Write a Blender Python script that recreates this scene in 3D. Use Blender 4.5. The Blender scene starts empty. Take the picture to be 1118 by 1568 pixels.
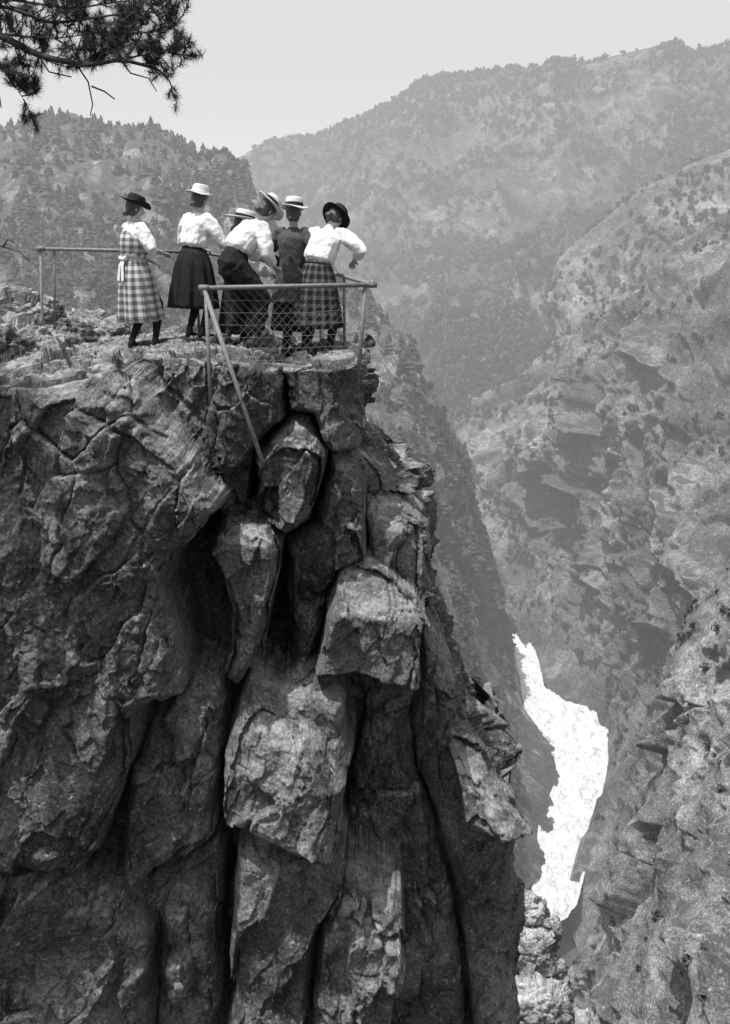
import bpy, math, random, numpy as np, time
from mathutils import Vector, Matrix
from mathutils.bvhtree import BVHTree
T0=time.time()
random.seed(4); rng=np.random.default_rng(7)
scene=bpy.context.scene
COL=scene.collection
# ------------------------------------------------------------------ survey helpers
PITCH=math.radians(15.0); SP,CP=math.sin(PITCH),math.cos(PITCH)
def ray(u,v):
    a=(u-559)/1700.0; b=-(v-784)/1700.0
    return a, CP+b*SP, b*CP-SP
def P(u,v,y):            # bearing / elevation / forward distance -> world metres
    a,dy,dz=ray(u,v); return np.array((a*y/dy, y, dz*y/dy))
def PZ(u,v,z):           # point at known altitude
    a,dy,dz=ray(u,v); t=z/dz; return np.array((a*t,dy*t,z))
# ------------------------------------------------------------------ noise
def _h(ix,iy,iz,s):
    n=(ix*73856093)^(iy*19349663)^(iz*83492791)^(s*961748941)
    n=n&0xffffffff
    n=(((n>>13)^n)*1274126177)&0xffffffff
    n=(((n>>15)^n)*668265263)&0xffffffff
    return ((n>>8)&0xffff)/65535.0
def vnoise(Q,seed=0):
    f=np.floor(Q); i=f.astype(np.int64); t=Q-f; t=t*t*t*(t*(t*6-15)+10)
    r=0
    for dx in (0,1):
        wx=t[...,0] if dx else 1-t[...,0]
        for dy in (0,1):
            wy=wx*(t[...,1] if dy else 1-t[...,1])
            for dz in (0,1):
                w=wy*(t[...,2] if dz else 1-t[...,2])
                r=r+w*_h(i[...,0]+dx,i[...,1]+dy,i[...,2]+dz,seed)
    return r*2-1
def fbm(Q,o=4,seed=0,g=0.5):
    r=0;a=1.0
    for k in range(o):
        r=r+a*vnoise(Q*(2.03**k)+k*17.3,seed+k); a*=g
    return r
def facet(Q,seed=0,gw=.14,tilt=1.5,step=1.0):
    """fractured-plane noise: each cell is a randomly tilted plane, with a groove between cells"""
    B=np.floor(Q-0.5).astype(np.int64)
    d1=np.full(Q.shape[:-1],9.0); d2=d1.copy(); val=np.zeros_like(d1)
    for dx in (0,1):
        for dy in (0,1):
            for dz in (0,1):
                cx,cy,cz=B[...,0]+dx,B[...,1]+dy,B[...,2]+dz
                px=cx+.5+(_h(cx,cy,cz,seed)-.5)*.8; py=cy+.5+(_h(cx,cy,cz,seed+1)-.5)*.8; pz=cz+.5+(_h(cx,cy,cz,seed+2)-.5)*.8
                ex,ey,ez=Q[...,0]-px,Q[...,1]-py,Q[...,2]-pz
                d=np.sqrt(ex*ex+ey*ey+ez*ez)
                v=(_h(cx,cy,cz,seed+3)-.5)*tilt*ex+(_h(cx,cy,cz,seed+4)-.5)*tilt*ey+(_h(cx,cy,cz,seed+5)-.5)*tilt*ez+(_h(cx,cy,cz,seed+6)-.5)*step
                m=d<d1
                d2=np.where(m,d1,np.minimum(d2,d)); val=np.where(m,v,val); d1=np.where(m,d,d1)
    return val, np.clip((d2-d1)/gw,0,1)
# ------------------------------------------------------------------ mesh helpers
def link(ob,parent=None):
    COL.objects.link(ob)
    if parent: ob.parent=parent
    return ob
def fast_mesh(name,V,F,mat,smooth=True,parent=None,uv=None):
    V=np.asarray(V,dtype=np.float32); F=np.asarray(F,dtype=np.int32); k=F.shape[1]
    me=bpy.data.meshes.new(name)
    me.vertices.add(len(V)); me.vertices.foreach_set("co",V.ravel())
    me.loops.add(F.size); me.loops.foreach_set("vertex_index",F.ravel())
    me.polygons.add(len(F)); me.polygons.foreach_set("loop_start",np.arange(0,F.size,k,dtype=np.int32))
    me.polygons.foreach_set("loop_total",np.full(len(F),k,dtype=np.int32))
    me.polygons.foreach_set("use_smooth",np.full(len(F),smooth,dtype=bool))
    me.update(calc_edges=True)
    if uv is not None:
        l=me.uv_layers.new(name="UVMap"); l.data.foreach_set("uv",np.asarray(uv,dtype=np.float32)[F.ravel()].ravel())
    me.materials.append(mat)
    return link(bpy.data.objects.new(name,me),parent)
def grid_faces(nr,nc):
    i=np.arange(nr*nc).reshape(nr,nc)
    return np.stack([i[:-1,:-1],i[:-1,1:],i[1:,1:],i[1:,:-1]],-1).reshape(-1,4)
def gnormal(G,toward):
    n=np.cross(np.gradient(G,axis=1),np.gradient(G,axis=0))
    n/=np.linalg.norm(n,axis=-1,keepdims=True)+1e-9
    if (n.reshape(-1,3)@np.array(toward)).mean()<0: n=-n
    return n
def py_mesh(name,V,F,mat,parent=None,smooth=True,uvs=None):
    me=bpy.data.meshes.new(name); me.from_pydata([tuple(v) for v in V],[],F); 
    for p in me.polygons: p.use_smooth=smooth
    if uvs is not None:
        l=me.uv_layers.new(name="UVMap")
        for lp in me.loops: l.data[lp.index].uv=uvs[lp.vertex_index]
    me.materials.append(mat); me.update()
    return link(bpy.data.objects.new(name,me),parent)
# ------------------------------------------------------------------ materials
def newmat(name):
    m=bpy.data.materials.new(name); m.use_nodes=True; nt=m.node_tree
    return m,nt,nt.nodes["Principled BSDF"]
def g(v): return (v,v,v,1)
def ramp(nt,src,stops):
    r=nt.nodes.new("ShaderNodeValToRGB"); e=r.color_ramp.elements
    while len(e)<len(stops): e.new(0.5)
    for el,(p,c) in zip(e,stops): el.position=p; el.color=g(c)
    nt.links.new(src,r.inputs[0]); return r.outputs[0]
def ntex(nt,vec,scale,detail=6,rough=.6,dist=0):
    n=nt.nodes.new("ShaderNodeTexNoise"); n.inputs["Scale"].default_value=scale; n.inputs["Detail"].default_value=detail
    n.inputs["Roughness"].default_value=rough; n.inputs["Distortion"].default_value=dist
    nt.links.new(vec,n.inputs["Vector"]); return n.outputs[0]
def mixv(nt,a,b,fac,mode='MIX'):
    m=nt.nodes.new("ShaderNodeMix"); m.data_type='RGBA'; m.blend_type=mode
    for s,i in ((fac,0),(a,6),(b,7)):
        if hasattr(s,"links") : nt.links.new(s,m.inputs[i])
        elif i==0: m.inputs[0].default_value=s
        else: m.inputs[i].default_value=g(s)
    return m.outputs[2]
def mathn(nt,op,a,b=0.0):
    m=nt.nodes.new("ShaderNodeMath"); m.operation=op
    for s,i in ((a,0),(b,1)):
        if hasattr(s,"links"): nt.links.new(s,m.inputs[i])
        else: m.inputs[i].default_value=s
    return m.outputs[0]
def rockmat(name,unit,lo,mid,hi,bump=.6,veg_or_sunlit=None,vt=(.45,.62),speck=.6):
    """unit = characteristic size (m); stains, lichen specks, grain, optional tone on gentle slopes (dark plants / painted-in sunlit tops)"""
    m,nt,b=newmat(name); tc=nt.nodes.new("ShaderNodeNewGeometry"); pos=tc.outputs["Position"]
    big=ntex(nt,pos,0.5/unit,3,.6,.4); med=ntex(nt,pos,3.5/unit,5,.7,.3); fine=ntex(nt,pos,28/unit,3,.7)
    c=ramp(nt,big,[(.36,lo),(.5,mid),(.64,hi)])
    c2=ramp(nt,med,[(.3,.4),(.5,1.0),(.7,1.6)]); c=mixv(nt,c,c2,.85,'MULTIPLY')
    c3=ramp(nt,fine,[(.35,.5),(.5,1.0),(.66,1.7)]); c=mixv(nt,c,c3,.8,'MULTIPLY')
    sp=ramp(nt,ntex(nt,pos,16/unit,4,.75,.5),[(.59,0),(.66,1)]); c=mixv(nt,c,min(.6,hi*2.0),mathn(nt,'MULTIPLY',sp,speck))
    if veg_or_sunlit is not None:
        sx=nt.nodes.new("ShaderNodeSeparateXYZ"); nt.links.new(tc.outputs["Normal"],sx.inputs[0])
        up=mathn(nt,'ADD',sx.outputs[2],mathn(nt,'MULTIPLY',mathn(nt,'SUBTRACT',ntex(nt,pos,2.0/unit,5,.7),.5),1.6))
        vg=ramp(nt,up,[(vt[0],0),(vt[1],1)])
        vc=ramp(nt,ntex(nt,pos,9/unit,4,.8),[(.35,veg_or_sunlit*.5),(.65,veg_or_sunlit*1.7)])
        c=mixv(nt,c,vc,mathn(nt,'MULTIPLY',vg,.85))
    nt.links.new(c,b.inputs["Base Color"]); b.inputs["Roughness"].default_value=.9; b.inputs["Specular IOR Level"].default_value=.15
    h=mathn(nt,'ADD',ntex(nt,pos,5/unit,7,.74,.2),mathn(nt,'MULTIPLY',fine,.25))
    bp=nt.nodes.new("ShaderNodeBump"); bp.inputs["Strength"].default_value=bump; bp.inputs["Distance"].default_value=.12*unit
    nt.links.new(h,bp.inputs["Height"]); nt.links.new(bp.outputs[0],b.inputs["Normal"])
    return m
def plain(name,v,var=.25,scale=20,rough=.85,bump=.2,spec=.2,dist=.01):
    m,nt,b=newmat(name); tc=nt.nodes.new("ShaderNodeTexCoord"); o=tc.outputs["Object"]
    n=ntex(nt,o,scale,4,.65)
    nt.links.new(ramp(nt,n,[(.3,v*(1-var)),(.7,min(1,v*(1+var)))]),b.inputs["Base Color"])
    b.inputs["Roughness"].default_value=rough; b.inputs["Specular IOR Level"].default_value=spec
    bp=nt.nodes.new("ShaderNodeBump"); bp.inputs["Strength"].default_value=bump; bp.inputs["Distance"].default_value=dist
    nt.links.new(n,bp.inputs["Height"]); nt.links.new(bp.outputs[0],b.inputs["Normal"])
    return m
def plaid(name,dark,light,duty=.5,weave=1.0):
    m,nt,b=newmat(name); tc=nt.nodes.new("ShaderNodeTexCoord"); s=nt.nodes.new("ShaderNodeSeparateXYZ"); nt.links.new(tc.outputs["UV"],s.inputs[0])
    a=mathn(nt,'GREATER_THAN',mathn(nt,'FRACT',s.outputs[0]),duty); c=mathn(nt,'GREATER_THAN',mathn(nt,'FRACT',s.outputs[1]),duty)
    a2=mathn(nt,'GREATER_THAN',mathn(nt,'FRACT',mathn(nt,'ADD',s.outputs[0],.3)),.9); c2=mathn(nt,'GREATER_THAN',mathn(nt,'FRACT',mathn(nt,'ADD',s.outputs[1],.3)),.9)
    t=mathn(nt,'MULTIPLY',mathn(nt,'ADD',a,c),.5); t=mathn(nt,'ADD',t,mathn(nt,'MULTIPLY',mathn(nt,'ADD',a2,c2),.15*weave))
    nt.links.new(ramp(nt,t,[(0,light),(.5,(dark+light)*.45),(1,dark)]),b.inputs["Base Color"]); b.inputs["Roughness"].default_value=.9
    b.inputs["Specular IOR Level"].default_value=.1
    return m
M_cliff=rockmat("granite_cliff_rock",1.0,.07,.125,.23,.95,speck=.6,veg_or_sunlit=.29,vt=(.82,1.04))  # pale tone on upward faces paints sunlight onto the ledge tops
M_left=rockmat("left_gorge_rock",14.0,.10,.17,.28,.9,veg_or_sunlit=.06,vt=(.62,.78))
M_far=rockmat("far_mountain_rock",30.0,.07,.12,.21,.9,veg_or_sunlit=.05,vt=(.52,.72))
M_right=rockmat("right_gorge_rock",12.0,.09,.16,.29,1.0,veg_or_sunlit=.07,vt=(.75,.95))
M_near=rockmat("near_right_rock",5.0,.08,.15,.28,.8,veg_or_sunlit=.07,vt=(.85,1.05))
M_tree=plain("conifer_foliage",.06,.5,.3)
M_bush=plain("leafy_foliage",.065,.5,.3)
# ------------------------------------------------------------------ viewpoint cliff
def sdf(x,z,poly):
    n=len(poly); d=np.full(x.shape,1e9); ins=np.zeros(x.shape,bool)
    for i in range(n):
        ax,az=poly[i]; bx,bz=poly[(i+1)%n]
        ex,ez=bx-ax,bz-az; wx,wz=x-ax,z-az
        t=np.clip((wx*ex+wz*ez)/(ex*ex+ez*ez+1e-12),0,1)
        d=np.minimum(d,(wx-ex*t)**2+(wz-ez*t)**2)
        c=((az>z)!=(bz>z))&(x<(bx-ax)*(z-az)/((bz-az) if abs(bz-az)>1e-9 else 1e-9)+ax)
        ins^=c
    d=np.sqrt(d); return np.where(ins,d,-d)
# each block: outline, distance, edge roundness, backward lean, (height, slope) of its sloping top
BLK=[
 ([(-140,540),(60,575),(130,560),(175,590),(235,672),(290,735),(338,790),(300,822),(255,860),(238,930),(262,1000),(276,1080),(215,1100),(198,1180),(162,1300),(120,1350),(60,1345),(-140,1340)],9.9,.45,.20,(.5,.9)),
 ([(335,792),(420,815),(436,850),(430,900),(405,1000),(362,1062),(335,1050),(345,960),(322,880),(300,850)],10.5,.16,.12,(.3,1.2)),
 ([(205,1105),(285,1046),(340,1062),(342,1180),(328,1290),(250,1340),(195,1385),(180,1260)],10.2,.18,.15,(.25,1.2)),
 ([(362,1072),(440,1112),(500,1160),(532,1222),(520,1335),(440,1312),(400,1300),(336,1292),(338,1180),(352,1120)],9.9,.26,.30,(.55,1.1)),
 ([(418,1062),(480,1045),(535,1080),(543,1180),(522,1200),(480,1145),(432,1105)],10.5,.16,.30,(.3,1.3)),
 ([(350,1316),(400,1303),(440,1335),(500,1362),(532,1402),(500,1440),(482,1500),(470,1640),(345,1640),(348,1450)],9.9,.16,.20,(.35,1.3)),
 ([(498,1432),(532,1410),(626,1438),(632,1500),(606,1560),(592,1670),(462,1670),(474,1520)],9.8,.10,.10,(.33,3.0)),
 ([(518,888),(560,884),(640,935),(662,962),(650,1060),(560,1042),(478,1052),(500,960)],10.6,.10,.15,(.42,2.6)),
 ([(655,955),(694,1010),(724,1112),(745,1200),(800,1260),(810,1690),(730,1690),(705,1400),(640,1180),(640,1062)],11.5,.3,.06,(0,0)),
 ([(716,1112),(752,1150),(800,1205),(800,1250),(700,1225),(690,1160)],11.2,.05,1.9,(0,0)),
 ([(560,1060),(636,1066),(642,1180),(700,1400),(722,1690),(640,1690),(540,1420),(530,1230),(548,1150)],11.7,.2,.05,(0,0)),
 ([(285,500),(420,500),(432,640),(380,700),(350,728),(300,700),(262,682),(240,620),(248,500)],11.15,.10,.16,(0,0)),
 ([(420,500),(600,500),(600,700),(556,712),(505,700),(470,640),(432,632)],11.25,.12,.14,(0,0)),
 ([(380,705),(440,640),(470,650),(500,705),(480,800),(442,826),(400,790)],10.95,.14,.25,(.3,1.5)),
 ([(500,705),(560,712),(562,862),(520,882),(495,985),(470,1045),(440,1035),(440,830),(482,802)],11.3,.15,.08,(.3,1.0)),
 ([(300,702),(350,732),(390,790),(430,815),(350,800),(300,745)],11.0,.12,.3,(0,0)),
 ([(556,700),(622,762),(700,800),(690,960),(640,930),(560,872)],11.6,.10,.25,(.85,2.2)),
 ([(-140,1350),(60,1352),(120,1360),(190,1392),(225,1430),(235,1690),(-140,1690)],10.0,.25,.12,(0,0)),
 ([(195,1392),(250,1350),(330,1300),(345,1330),(340,1690),(240,1690),(228,1430)],10.35,.2,.12,(0,0)),
 ([(245,1412),(285,1405),(302,1440),(300,1520),(262,1545),(248,1500)],10.1,.10,.1,(.1,1)),
 ([(205,590),(250,600),(262,640),(240,665),(205,640)],10.9,.10,.3,(.1,1)),
]
SIL=[(548,480),(552,700),(575,722),(650,800),(656,930),(690,1000),(724,1110),(782,1208),(787,1300),(792,1450),(797,1750)]
def build_cliff():
    nf,nside=700,70; nc=nf+nside; nface,ntop,nb=860,200,26
    c=np.linspace(0,1,nf); side=np.linspace(0,1,nside+1)[1:]
    zb=-12.0; xL=-5.2
    silz=np.array([P(u,v,12.0)[2] for u,v in SIL])[::-1]; silx=np.array([P(u,v,12.0)[0] for u,v in SIL])[::-1]
    f=np.linspace(0,1,nface)[:,None]
    def ztop_x(x):
        q=np.stack([x*1.3,x*0+.3,x*0],-1)
        return -1.5+.07*fbm(q,3,50)-.25*np.clip((-3.3-x),0,1)
    xtop=np.concatenate([xL+(silx[-1]-xL)*c, np.full(nside,silx[-1])])
    zt=ztop_x(xtop)
    Z=zt[None,:]+(zb-zt[None,:])*f
    xe=np.interp(Z,silz,silx)+.05*fbm(np.stack([Z*1.7,Z*0,Z*0],-1),4,60)
    C=np.concatenate([c,np.ones(nside)])[None,:]
    X=xL+(xe-xL)*C
    wq=np.stack([X*1.6,Z*1.6,X*0],-1)
    wx=X+.06*fbm(wq,5,70); wz=Z+.06*fbm(wq+9,5,75)
    rec=np.where(wx<-1.2,11.4,12.2)+.2*fbm(wq*.6,3,77)+.0*Z
    rec=np.where(Z>zt[None,:]-.15,np.minimum(rec,11.7),rec)
    D=rec.copy()
    for poly,yb,w,lean,(hb,kb) in BLK:
        pp=[tuple(P(u,v,yb)[[0,2]]) for u,v in poly]
        xs=[a for a,_ in pp]; zs=[b for _,b in pp]; zc=(max(zs)+min(zs))/2; xc=(max(xs)+min(xs))/2
        m=(wx>min(xs))&(wx<max(xs))&(wz>min(zs))&(wz<max(zs))
        if not m.any(): continue
        s=sdf(wx[m],wz[m],pp); t=np.clip(s/w,0,1); pr=np.sqrt(np.clip(1-(1-t)**2,0,1)) if w>.24 else np.minimum(t*1.25,1)*.7+.3*np.clip(t*2.5,0,1)
        pr=np.where(s>0,.62*np.clip(s/.03,0,1)+.38*pr,0)
        cut=max(zs)-hb-.12*(X[m]-xc)
        db=yb+lean*(Z[m]-zc)*.8-(.10*(X[m]-xc))+kb*np.clip(wz[m]-cut,0,9)
        D[m]=np.minimum(D[m],rec[m]+(db-rec[m])*pr)
    # right-hand corner turns away from the viewer
    corner=np.clip(((C-.93)/.07),0,1)**3*.5
    D=D+corner
    ex=np.concatenate([np.zeros(nf),side])[None,:]
    D=D+ex*6.0; X=X-ex*.15
    Zf=Z-np.clip(ex*6-2.5,0,9)*.5
    Face=np.stack([X,D,Zf],-1)
    # top surface
    s=np.linspace(0,1,ntop)[:,None]
    Y1=D[0][None,:]; Yb=np.maximum(15.0,Y1+.1)
    Yt=Yb+(Y1-Yb)*s
    Xt=np.repeat(Face[0][None,:,0],ntop,0); 
    Zt=Zf[0][None,:]+0*Yt
    q=np.stack([Xt*1.1,Yt*1.1,Zt*0],-1)
    Zt=Zt+.08*fbm(q,5,90)*np.sin(np.pi*np.clip(s,0,1))-.05*np.clip(Yt-14,0,2)
    Top=np.stack([Xt,Yt,Zt],-1)
    b=np.linspace(1,0,nb)[:,None,None]
    Back=Top[0][None]+b*np.array([0,3.0,-7.0])+0*b
    G=np.concatenate([Back[:-1],Top[:-1],Face],0)
    nr=G.shape[0]
    rows=np.arange(nr)[:,None]+0*C; sidew=np.clip((C-.97)/.03,0,1)*.5+.5*np.clip(ex*8,0,1)+0*rows
    topm=np.clip((nb-1+ntop-rows)/10.0,0,1)
    Nx=sidew*1.0; Ny=-(1-.7*sidew); Nz=.12+0*Nx
    N=np.stack([Nx*(1-topm),Ny*(1-topm),Nz+topm],-1); N/=np.linalg.norm(N,axis=-1,keepdims=True)
    W=G+.10*np.stack([fbm(G*1.5,5,5),fbm(G*1.5+5,5,6),fbm(G*1.5+9,5,7)],-1)
    R=np.array([[.96,.1,.25],[-.1,.99,.05],[-.25,-.05,.97]])
    W=W@R
    f1,g1=facet(W/np.array([1.0,1.3,2.1]),11,.035,1.2,.8); f2,g2=facet(W/np.array([.45,.7,.85]),21,.05,1.9,1.1); f3,g3=facet(W/np.array([.17,.3,.28]),31,.1,1.7,1.0); f4,g4=facet(W/np.array([.07,.12,.10]),36,.1,1.6,.9)
    sel=np.clip(vnoise(W*.9,48)*1.8+.6,.25,1); cm=np.clip(vnoise(W*1.3,49)*2+.4,0,1)
    d=.28*f1+(.09+.12*sel)*f2+(.024+.05*sel)*f3+(.004+.018*sel)*f4-.07*(1-g1)*cm-.03*(1-g2)*sel*cm
    d+=.018*fbm(W*3.0,5,40,.6)+.016*sel*(1-2*np.abs(vnoise(W*7,45)))
    amp=np.ones((nr,nc))*(1-.38*topm)
    G=G+N*(d*amp)[...,None]
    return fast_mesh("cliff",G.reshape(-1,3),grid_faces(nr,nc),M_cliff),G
cliff,CG=build_cliff()
print("cliff",time.time()-T0)
bvh=BVHTree.FromPolygons([tuple(v) for v in CG[::3,::3].reshape(-1,3)],[tuple(f) for f in grid_faces(*CG[::3,::3].shape[:2])])
def ground(x,y):
    h=bvh.ray_cast(Vector((x,y,3)),Vector((0,0,-1)))
    return h[0].z if h[0] else -1.5
# boulders ---------------------------------------------------------------
import bmesh
_bm=bmesh.new(); bmesh.ops.create_icosphere(_bm,subdivisions=6,radius=1); _bm.verts.ensure_lookup_table()
ICO=np.array([v.co[:] for v in _bm.verts]); ICF=np.array([[v.index for v in f.verts] for f in _bm.faces]); _bm.free()
def boulders(name,lst,mat):
    Vs=[];Fs=[];o=0
    for i,(p,s) in enumerate(lst):
        s=np.array(s); v=ICO.copy(); v=np.sign(v)*np.abs(v)**.75; v=v*s
        w=v+np.array(p)*3.1+i*7; k=s.mean()
        a,ga=facet(w/(k*.9),100+i); b,gb=facet(w/(k*.35),130+i); cc,gc=facet(w/(k*.13),160+i)
        n=ICO
        v=v+n*((.34*a+.16*b+.06*cc-.04*(1-gb)+.05*fbm(w/k*3,4,9))*k)[:,None]+np.array(p)
        Vs.append(v);Fs.append(ICF+o);o+=len(v)
    return fast_mesh(name,np.concatenate(Vs),np.concatenate(Fs),mat)
bl=[]
for u,v,y,s in [(35,540,13.2,.55),(10,495,14.0,.6),(125,560,13.0,.3),(150,518,14.2,.4),(95,510,14.6,.45),(165,585,12.0,.2),(45,600,12.0,.25),(182,535,13.7,.24),(-40,545,13,.75),(60,515,13.9,.33),(240,575,11.9,.16),(275,572,12,.2),(330,560,12.1,.13),(205,560,12.6,.15),(100,590,12,.22)]:
    bl.append((P(u,v,y),(s*1.15,s*.8,s*.6)))
boulders("boulder",bl,rockmat("loose_boulder_rock",1.0,.09,.16,.28,.95,speck=.6,veg_or_sunlit=.34,vt=(.8,1.0)))  # boulder tops coloured paler, sunlight painted into the rock
bl=[]
for u,v,y,s in [(800,1400,60,1.3),(832,1425,62,1.1),(808,1465,58,1.6),(845,1490,60,1.0),(795,1530,56,1.4),(835,1545,55,1.5),(780,1590,55,2.),(860,1600,55,1.9),(815,1680,54,3.5),(860,1520,60,.8),(822,1395,63,.6),(780,1440,60,1.2)]:
    bl.append((P(u,v,y),(s,s*.9,s*1.0)))
boulders("rock_outcrop",bl,rockmat("outcrop_rock",1.5,.13,.21,.32,.9,veg_or_sunlit=.36,vt=(.85,1.05)))  # upward faces coloured paler as painted sunlight
# ------------------------------------------------------------------ gorge and mountain sheets
def cr(pts,n):
    pts=np.asarray(pts,float); k=len(pts); t=np.linspace(0,k-1,n); i=np.minimum(t.astype(int),k-2); f=(t-i)
    f=f.reshape((-1,)+(1,)*(pts.ndim-1))
    p=np.concatenate([2*pts[:1]-pts[1:2],pts,2*pts[-1:]-pts[-2:-1]])
    p0,p1,p2,p3=p[i],p[i+1],p[i+2],p[i+3]
    tau=.35
    m1=tau*(p2-p0); m2=tau*(p3-p1)
    return (2*f**3-3*f**2+1)*p1+(f**3-2*f**2+f)*m1+(-2*f**3+3*f**2)*p2+(f**3-f**2)*m2
def sheet(name,cols,nr,nc,mat,unit,amp,back=(0,60,-60),river=0,seed=0,aniso=(1,1,1.3),crest=.4,big=.3,strat=.0,dip=.35,gully=0,fine=1.0,step=1.0):
    A=np.array([[P(*q) for q in col] for col in cols])      # C x R x 3
    A=np.swapaxes(A,0,1)
    A=np.concatenate([A[:1]+np.array(back),A],0); K=A.shape[0]-1
    G=cr(A,nr); G=np.swapaxes(cr(np.swapaxes(G,0,1),nc),0,1)
    N=gnormal(G,(0,-1,.7))
    W=G+unit*.16*np.stack([fbm(G/unit*1.3,4,seed+5),fbm(G/unit*1.3+5,4,seed+6),fbm(G/unit*1.3+9,4,seed+7)],-1)
    th=.3; W=W@np.array([[math.cos(th),0,math.sin(th)],[0,1,0],[-math.sin(th),0,math.cos(th)]])
    an=np.array(aniso)
    f1,g1=facet(W/(unit*an),seed+11,.14,1.7,.45*step); f2,g2=facet(W/(unit*.38*an),seed+21,.14,1.8,.55*step); f3,g3=facet(W/(unit*.13*an),seed+31,.14,1.8,.6*fine*step)
    d=unit*(big*f1+.14*f2+.06*fine*f3-.04*(1-g2)*step+.20*fbm(W/unit*.8,5,seed+40))*amp
    if strat:
        sz=(G[...,2]+dip*G[...,0]+unit*.6*fbm(G/unit*.6,5,seed+60))/(unit*.45); fr=sz-np.floor(sz); am=np.clip(.4+1.3*vnoise(G/unit*.9,seed+66),0,1)
        d+=unit*strat*am*(np.minimum(fr*1.15,(1-fr)*4))      # ledges: long slope, short undercut
    if gully: d-=unit*gully*(1-np.abs(fbm(np.stack([G[...,0]/unit*.45,G[...,1]/unit*.25,G[...,2]*.1/unit],-1),4,seed+80)))
    t=np.linspace(0,K,nr)[:,None]; d=d*(crest+(1-crest)*np.clip(np.abs(t-1)/.5,0,1))
    if river: d=d*np.clip((G[...,2]+119)/river,0.02,1)
    # ease cliffs steeper than the mesh can carry
    for _ in range(2):
        d[1:-1]=.5*d[1:-1]+.25*(d[:-2]+d[2:]); d[:,1:-1]=.5*d[:,1:-1]+.25*(d[:,:-2]+d[:,2:])
    G=G+N*d[...,None]
    return fast_mesh(name,G.reshape(-1,3),grid_faces(nr,nc),mat),G,N
ZR=-120.
def R(u,v): p=PZ(u,v,ZR); return (u,v,p[1])
L=[[(-350,235,430),(-350,400,300),(-350,560,200),(-350,760,120)],
 [(0,206,430),(0,390,300),(0,560,200),(0,760,120)],
 [(60,190,430),(60,390,300),(70,560,200),(70,760,120)],
 [(100,182,430),(110,390,300),(120,560,200),(120,760,120)],
 [(170,194,430),(170,390,300),(180,560,200),(180,780,120)],
 [(240,200,428),(240,390,300),(240,570,200),(240,800,115)],
 [(275,222,424),(280,400,300),(290,600,200),(290,820,112)],
 [(298,248,420),(320,410,300),(330,620,200),(330,850,110)],
 [(345,246,412),(370,420,295),(380,650,195),(380,880,108)],
 [(372,260,405),(415,430,290),(430,680,190),(430,920,106)],
 [(395,325,385),(450,470,285),(470,720,190),(470,980,104)],
 [(480,412,340),(500,540,275),(520,780,185),(520,1040,104)],
 [(570,482,300),(570,600,255),(570,820,180),(560,1100,106)],
 [(624,524,282),(612,660,240),(610,880,175),(600,1180,110)],
 [(655,612,274),(640,740,230),(650,960,175),(640,1260,118)],
 [(700,700,268),(680,820,230),(690,1030,180),(680,1320,130)],
 [(738,830,270),(722,930,235),(735,1120,195),(730,1370,145)],
 [(764,920,278),(766,1010,255),(798,1160,218),(770,1400,165)],
 [R(784,985),R(802,1082),R(872,1180),R(836,1330)],
 ]
left,LG,LN=sheet("gorge_hillside",L,600,640,M_left,16,.75,back=(10,70,-70),river=22,seed=200,strat=.06,dip=-.3)
print("left",time.time()-T0)
A=[[(200,310,980),(200,360,850),(200,430,750),(200,520,620)],
 [(330,272,960),(340,330,850),(350,420,720),(360,520,620)],
 [(400,236,950),(400,310,820),(400,410,700),(430,540,600)],
 [(470,208,930),(470,310,780),(480,420,660),(500,560,550)],
 [(560,178,900),(560,310,740),(560,440,600),(580,610,480)],
 [(612,150,880),(620,310,700),(620,470,550),(630,680,430)],
 [(650,122,862),(660,320,660),(670,500,500),(670,760,390)],
 [(710,114,850),(720,330,640),(710,520,480),(710,800,370)],
 [(780,110,835),(780,330,620),(770,520,460),(770,820,365)],
 [(855,109,820),(850,300,620),(830,520,460),(830,820,360)],
 [(885,112,815),(900,290,620),(900,500,460),(900,820,355)],
 [(945,84,800),(960,280,610),(980,480,450),(980,820,350)],
 [(1030,62,780),(1040,270,600),(1060,480,440),(1060,820,350)],
 [(1058,80,775),(1090,270,590),(1120,480,430),(1120,820,350)],
 [(1120,66,760),(1170,270,570),(1200,480,420),(1200,820,345)],
 [(1350,38,700),(1400,270,540),(1400,480,400),(1400,820,340)]]
far,AG,AN=sheet("mountain",A,560,660,M_far,48,.7,back=(60,200,-150),seed=300,crest=.15,big=.45,strat=.03,gully=.45)
A2=[[(1400,90,520),(1400,300,430),(1400,600,350)],[(1118,236,490),(1140,400,420),(1160,620,350)],[(1050,262,485),(1080,410,420),(1090,640,350)],
 [(990,290,480),(1010,430,415),(1030,650,350)],[(905,355,475),(940,480,415),(960,680,350)],[(862,398,468),(890,520,410),(900,700,355)],
 [(838,450,458),(862,560,405),(870,720,360)],[(846,520,440),(850,600,400),(850,740,365)],[(800,585,430),(800,660,395),(790,770,365)],[(740,600,440),(730,680,400),(720,800,365)],[(690,640,440),(690,720,400),(700,820,365)]]
mid,A2G,A2N=sheet("mountain_spur",A2,300,420,M_right,20,.8,back=(30,80,-60),seed=350,strat=.08)
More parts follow.
